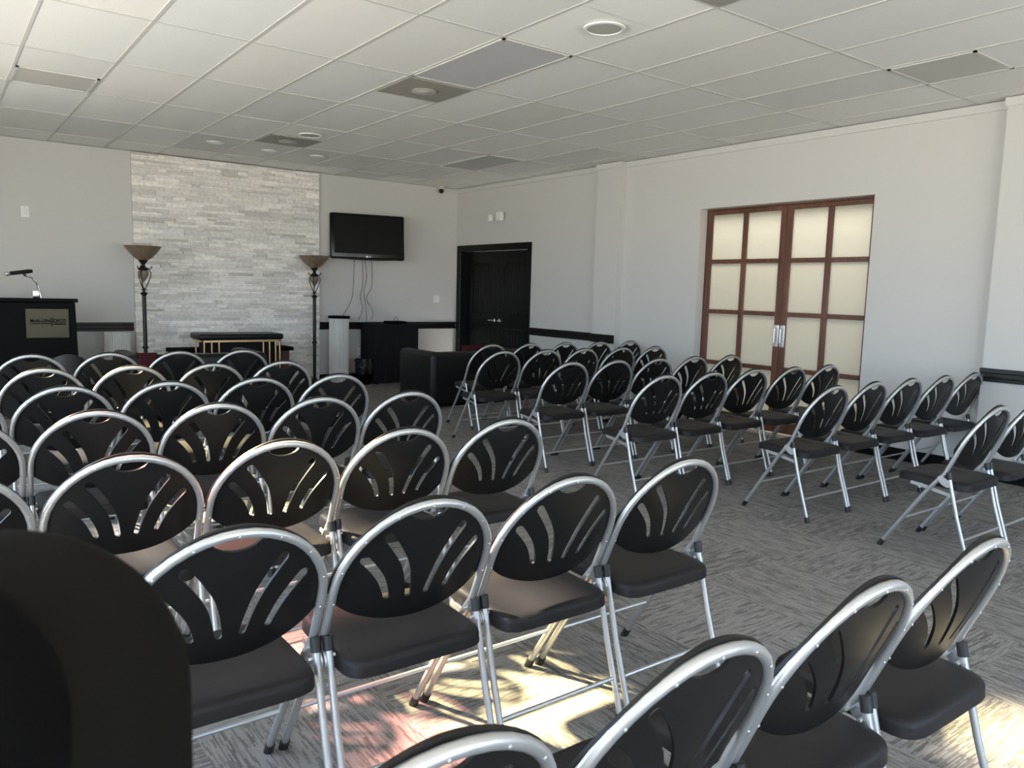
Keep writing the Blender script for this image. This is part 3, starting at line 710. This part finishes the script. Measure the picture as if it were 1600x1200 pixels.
# gooseneck microphone on the podium
t = thing('microphone', 'black microphone on a chrome gooseneck standing on the podium', 'microphone', (.98, 2.02, 1.2115))
MB().tube([(0, 0, 0), (-.012, 0, .09), (-.035, -.01, .17), (-.08, -.02, .225), (-.135, -.03, .238)], .011, 10).build('gooseneck', M['chrome'], t)
MB().rbox((-.075, -.02, 0), (-.012, .02, .085), .008).build('base', M['chrome'], t)
hd = MB().tube([(-.07, -.015, .292), (-.10, -.02, .288), (-.26, -.05, .262), (-.285, -.055, .258)], [.018, .022, .021, .018], 14); hd.build('microphone_body', M['plastic'], t)
MB().tube([(-.283, -.0545, .258), (-.297, -.057, .2555), (-.317, -.061, .252), (-.329, -.063, .25)], [.019, .024, .023, .012], 14).build('microphone_head', M['steel'], t)
MB().tube([(-.135, -.03, .238), (-.155, -.033, .262), (-.165, -.034, .272)], .012, 8).build('clip', M['rubber'], t)
# bier / draped stand with gold bars
t = thing('bier_stand', 'gold-framed stand with a black cushioned top before the stone wall', 'stand', (3.16, 2.22, 0))
MB().rbox((-.53, -.23, .725), (.53, .23, .80), .03).build('cushion', M['leather'], t)
g = MB().box((-.50, -.20, .695), (.50, -.175, .722)).box((-.50, .175, .695), (.50, .20, .722)).box((-.50, -.2, .695), (-.475, .2, .722)).box((.475, -.2, .695), (.50, .2, .722)).box((-.50, -.20, .0), (.50, -.175, .025)).box((-.50, .175, 0), (.50, .20, .025))
g.build('rail', M['gold'], t, bevel=.002)
for x in (-.465, -.375, -.285, .27, .35, .43, .485):
    MB().tube([(x, -.188, .02), (x, -.188, .70)], .011, 10).build('bar', M['gold'], t)
for x in (-.465, .465): MB().tube([(x, .188, .02), (x, .188, .70)], .011, 10).build('bar', M['gold'], t)
MB().box((-.44, -.15, .02), (.44, .15, .70)).build('skirt', M['cloth'], t)
t = thing('bench', 'long low dark bench behind the gold-framed stand', 'bench', (3.25, 2.76, 0))
MB().box((-.80, -.17, .525), (.80, .17, .575)).build('seat', M['black'], t, bevel=.005)
for x in (-.70, .70):
    MB().box((x-.05, -.13, 0), (x+.05, .13, .525)).build('leg', M['wood'], t, bevel=.004)
# sofas
def sofa(x0, x1, y0, y1, label, h=.68, group='black sofas at the front'):
    t = thing('sofa', label, 'sofa', ((x0+x1)/2, (y0+y1)/2, 0), 0, group); a, b_ = (x1-x0)/2, (y1-y0)/2
    MB().rbox((-a+.14, -b_+.02, .06), (a-.14, b_-.02, .30), .03).build('base', M['leather'], t)
    MB().rbox((-a+.02, -b_, .05), (a-.02, -b_+.20, h-.005), .05).build('back', M['leather'], t)
    for sx in (-1, 1): MB().rbox((sx*a, -b_+.008, .04), (sx*(a-.17), b_, h), .055).build('arm', M['leather'], t)
    for sx in (-1, 1): MB().rbox((sx*.004, -b_+.19, .29), (sx*(a-.165), b_-.01, .44), .05).build('seat_cushion', M['leather'], t)
    for sx in (-1, 1):
        for sy in (-1, 1): MB().box((sx*(a-.09)-.03, sy*(b_-.09)-.03, 0), (sx*(a-.09)+.03, sy*(b_-.09)+.03, .06)).build('foot', M['wood'], t)
sofa(4.74, 6.25, .0, .82, 'black leather sofa facing the front, before the black double doors')
sofa(1.52, 2.92, .40, 1.2, 'dark leather sofa facing the stone wall, behind the left front chairs', .70)
def pillow(x, y, z, w_, h_, label, rz=0., tilt=-.25):
    vs = []; fs = []; n = 12
    for sgn in (-1, 1):
        for i in range(n+1):
            for j in range(n+1):
                u, v = i/n*2-1, j/n*2-1; th = .065*((1-u**4)*(1-v**4))**.6; pin = 1-.06*(u*u*v*v)
                vs.append((u*w_/2*pin, sgn*th, v*h_/2*pin))
    k = (n+1)**2
    for i in range(n):
        for j in range(n):
            q = (i*(n+1)+j, (i+1)*(n+1)+j, (i+1)*(n+1)+j+1, i*(n+1)+j+1); fs.append(q); fs.append(tuple(c_+k for c_ in q[::-1]))
    o = MB().add(vs, fs).build('cushion', M['red']); o.location = (x, y, z); o.rotation_euler = (tilt, 0, rz)
    tag(o, label, 'cushion', 'red cushions on the sofas')
pillow(5.58, .33, .59, .40, .30, 'dark red cushion on the sofa before the black double doors')
th = MB(); prof = [(.392, .36), (.385, .50), (.388, .66), (.40, .70), (.43, .712), (.50, .712), (.57, .708), (.60, .69), (.606, .60)]
vs = []; fs = []
for k in range(9):
    for (y, z_) in prof: vs.append((1.63+k*.022, y-.004+.003*sin(k*1.7), z_+.003))
for k in range(8):
    for j in range(len(prof)-1): q = k*len(prof)+j; fs.append((q, q+1, q+1+len(prof), q+len(prof)))
o = th.add(vs, fs).build('throw', M['red']); so = o.modifiers.new('Solid', 'SOLIDIFY'); so.thickness = .006; so.offset = 1
tag(o, 'dark red throw hanging over the back of the left sofa', 'throw')
# rounded grey chair between podium and chairs
t = thing('tub_chair', 'dark grey round-backed chair in front of the podium', 'armchair', (1.03, .62, 0)); t.scale = (.78, .78, 1)
vs = []; fs = []; n = 24
for (r0, ins) in ((.0, 0), (.0, 1)):
    for k in range(n+1):
        a = pi+pi*k/n; hh = .42+.30*sin(pi*k/n)**.6
        for z_ in (.0, 1.): rr = .26 if ins == 0 else .205; vs.append((rr*cos(a), .05+rr*sin(a), .12+(hh-.12)*z_+(0 if z_ == 0 else 0)))
for ins in (0, 1):
    o_ = ins*(n+1)*2
    for k in range(n): q = o_+k*2; f = (q, q+2, q+3, q+1); fs.append(f if ins == 0 else f[::-1])
for k in range(n):
    q = k*2; p = (n+1)*2+k*2; fs.append((q+1, q+3, p+3, p+1)); fs.append((q, p, p+2, q+2))
for k in (0, n): q = k*2; p = (n+1)*2+k*2; fs.append((q, q+1, p+1, p) if k == 0 else (q, p, p+1, q+1))
MB().add(vs, fs).build('shell', M['greyleather'], t)
MB().lathe([(.20, .28), (.204, .30), (.204, .40), (.18, .43), (.001, .435)], n=32, c=(0, .05, 0)).build('seat', M['greyleather'], t)
for sx in (-1, 1):
    for sy in (-.12, .2): MB().tube([(sx*.15, sy, 0), (sx*.13, sy, .29)], [.014, .02], 10).build('leg', M['black'], t)

# ------------------------------------------------------------------ wall fittings
def plate(name, label, cat, loc, rz, hole, w_=.072, h_=.115):
    t = thing(name, label, cat, loc, rz)
    MB().rbox((-w_/2, -.007, -h_/2), (w_/2, 0, h_/2), .003).build('face_plate', M['white'], t)
    if hole == 'outlet':
        for dz in (-.022, .022):
            o = MB().rbox((-.017, -.009, dz-.015), (.017, -.006, dz+.015), .0015).build('socket', M['white'], t)
            MB().box((-.008, -.0095, dz-.004), (-.0055, -.0088, dz+.006)).box((.0055, -.0095, dz-.004), (.008, -.0088, dz+.006)).build('slots', M['ink'], o)
    else: 
        for dx in ((-.023, .023) if w_ > .1 else (0,)): MB().rbox((dx-.016, -.011, -.033), (dx+.016, -.006, .033), .002).build('rocker', M['white'], t)
plate('wall_outlet', 'white double outlet high on the wall above the podium', 'outlet', (.96, YB, 2.205), 0, 'outlet', .085, .13)
plate('wall_outlet', 'white double outlet low on the wall above the waste bin', 'outlet', (5.28, YB, .45), 0, 'outlet')
plate('light_switch', 'white light switch on the wall left of the black doors', 'light switch', (6.63, YB, 1.27), 0, 'rocker', .118, .118)
t = thing('emergency_light', 'white twin-head emergency light above the black double doors', 'emergency light', (XR, 1.90, 2.53))
MB().rbox((-.035, -.13, -.05), (.002, .03, .03), .001).build('housing', M['trimw'], t)
MB().rbox((-.10, -.20, -.055), (-.035, -.075, .075), .012).build('lamp_head', M['white'], t)
MB().rbox((-.085, .09, -.05), (-.0, .165, .05), .02).build('lamp_head', M['white'], t)
t = thing('security_camera', 'small black ball security camera under the ceiling in the corner', 'security camera', (6.63, 2.96, H))
MB().lathe([(.04, 0), (.04, -.012), (.015, -.02), (.013, -.04)], n=20).build('mount', M['white'], t)
MB().lathe([(.002, -.105), (.022, -.10), (.035, -.083), (.04, -.065), (.035, -.045), (.02, -.034)], n=20).build('ball', M['gloss'], t)

# ------------------------------------------------------------------ camera
f_px, yaw, pitch, roll = 1218.7, radians(36.77), radians(-6.79), radians(1.57)
CAM = Vector((0, -7.935, 1.429))
D = Vector((sin(yaw)*cos(pitch), cos(yaw)*cos(pitch), sin(pitch))); R0 = Vector((cos(yaw), -sin(yaw), 0)); U0 = R0.cross(D)
R = R0*cos(roll)+U0*sin(roll); U = U0*cos(roll)-R0*sin(roll)
cam = bpy.data.cameras.new('camera'); co_ = bpy.data.objects.new('camera', cam); COL.objects.link(co_)
cam.sensor_width = 36; cam.lens = 36*f_px/1600; cam.clip_start = .02
co_.matrix_world = Matrix(((R.x, U.x, -D.x, CAM.x), (R.y, U.y, -D.y, CAM.y), (R.z, U.z, -D.z, CAM.z), (0, 0, 0, 1)))
cam.dof.use_dof = True; cam.dof.focus_distance = 3.0; cam.dof.aperture_fstop = cam.lens/3.4
S.camera = co_

# unidentified dark object, built as a made-up post close to the camera, lower left
pc = CAM + (D + R*((-12-800)/f_px) + U*((600-1120)/f_px))*.50
t = thing('padded_post', 'dark rounded post, out of focus, close to the camera at bottom left', 'post', (pc.x, pc.y, 0))
rp = .118
MB().lathe([(rp, .02)] + [(rp, .3), (rp, .9)] + [(max(rp*cos(radians(a)), .0005), pc.z+rp*sin(radians(a))) for a in range(0, 91, 6)], n=56).build('post_body', M['fuzz'], t)
pk = CAM + (D + R*((-130-800)/f_px) + U*((600-1190)/f_px))*.40 - Vector((pc.x, pc.y, 0))
MB().lathe([(.070*cos(radians(a))+1e-4, .098*sin(radians(a))) for a in range(-90, 91, 10)], c=tuple(pk), n=40).build('knob', M['black'], t)['label'] = 'blacker rounded knob on its near side'  # made-up part, added to give the darker inner area
MB().lathe([(.17, 0), (.17, .012), (.15, .022), (.12, .024)], n=48).build('base', M['black'], t)  # made-up foot that stands the shape on the floor

# ------------------------------------------------------------------ light
sd = Vector((.62, -.78, -1.)).normalized()
sl = bpy.data.lights.new('sun', 'SUN'); sl.energy = 125; sl.angle = radians(3.6); sl.color = (1, .93, .80)
so = bpy.data.objects.new('sun', sl); COL.objects.link(so); so.rotation_euler = sd.to_track_quat('-Z', 'Y').to_euler()
wd = bpy.data.worlds.new('world'); S.world = wd; wd.use_nodes = True; nt = wd.node_tree
bg = nt.nodes['Background']; tc = N(nt, 'ShaderNodeTexCoord'); sx = N(nt, 'ShaderNodeSeparateXYZ')
nt.links.new(tc.outputs['Generated'], sx.inputs[0])
mr = N(nt, 'ShaderNodeMapRange'); mr.inputs[1].default_value = -1; mr.inputs[2].default_value = 1
nt.links.new(sx.outputs['Z'], mr.inputs[0])
rp_ = ramp(nt, [(.0, (1.30, 1.21, 1.07)), (.47, (1.25, 1.18, 1.06)), (.53, (.75, .95, 1.20)), (1., (.44, .68, 1.12))])
nt.links.new(mr.outputs[0], rp_.inputs['Fac']); nt.links.new(rp_.outputs['Color'], bg.inputs['Color'])
bg.inputs['Strength'].default_value = 11.
vs_ = S.view_settings; vs_.view_transform = 'Standard'; vs_.look = 'None'; vs_.gamma = 1.; vs_.exposure = 0.; vs_.use_curve_mapping = False
S.cycles.max_bounces = 8; S.cycles.diffuse_bounces = 6; S.cycles.transparent_max_bounces = 12; S.cycles.sample_clamp_indirect = 6.
S.cycles.use_denoising = True
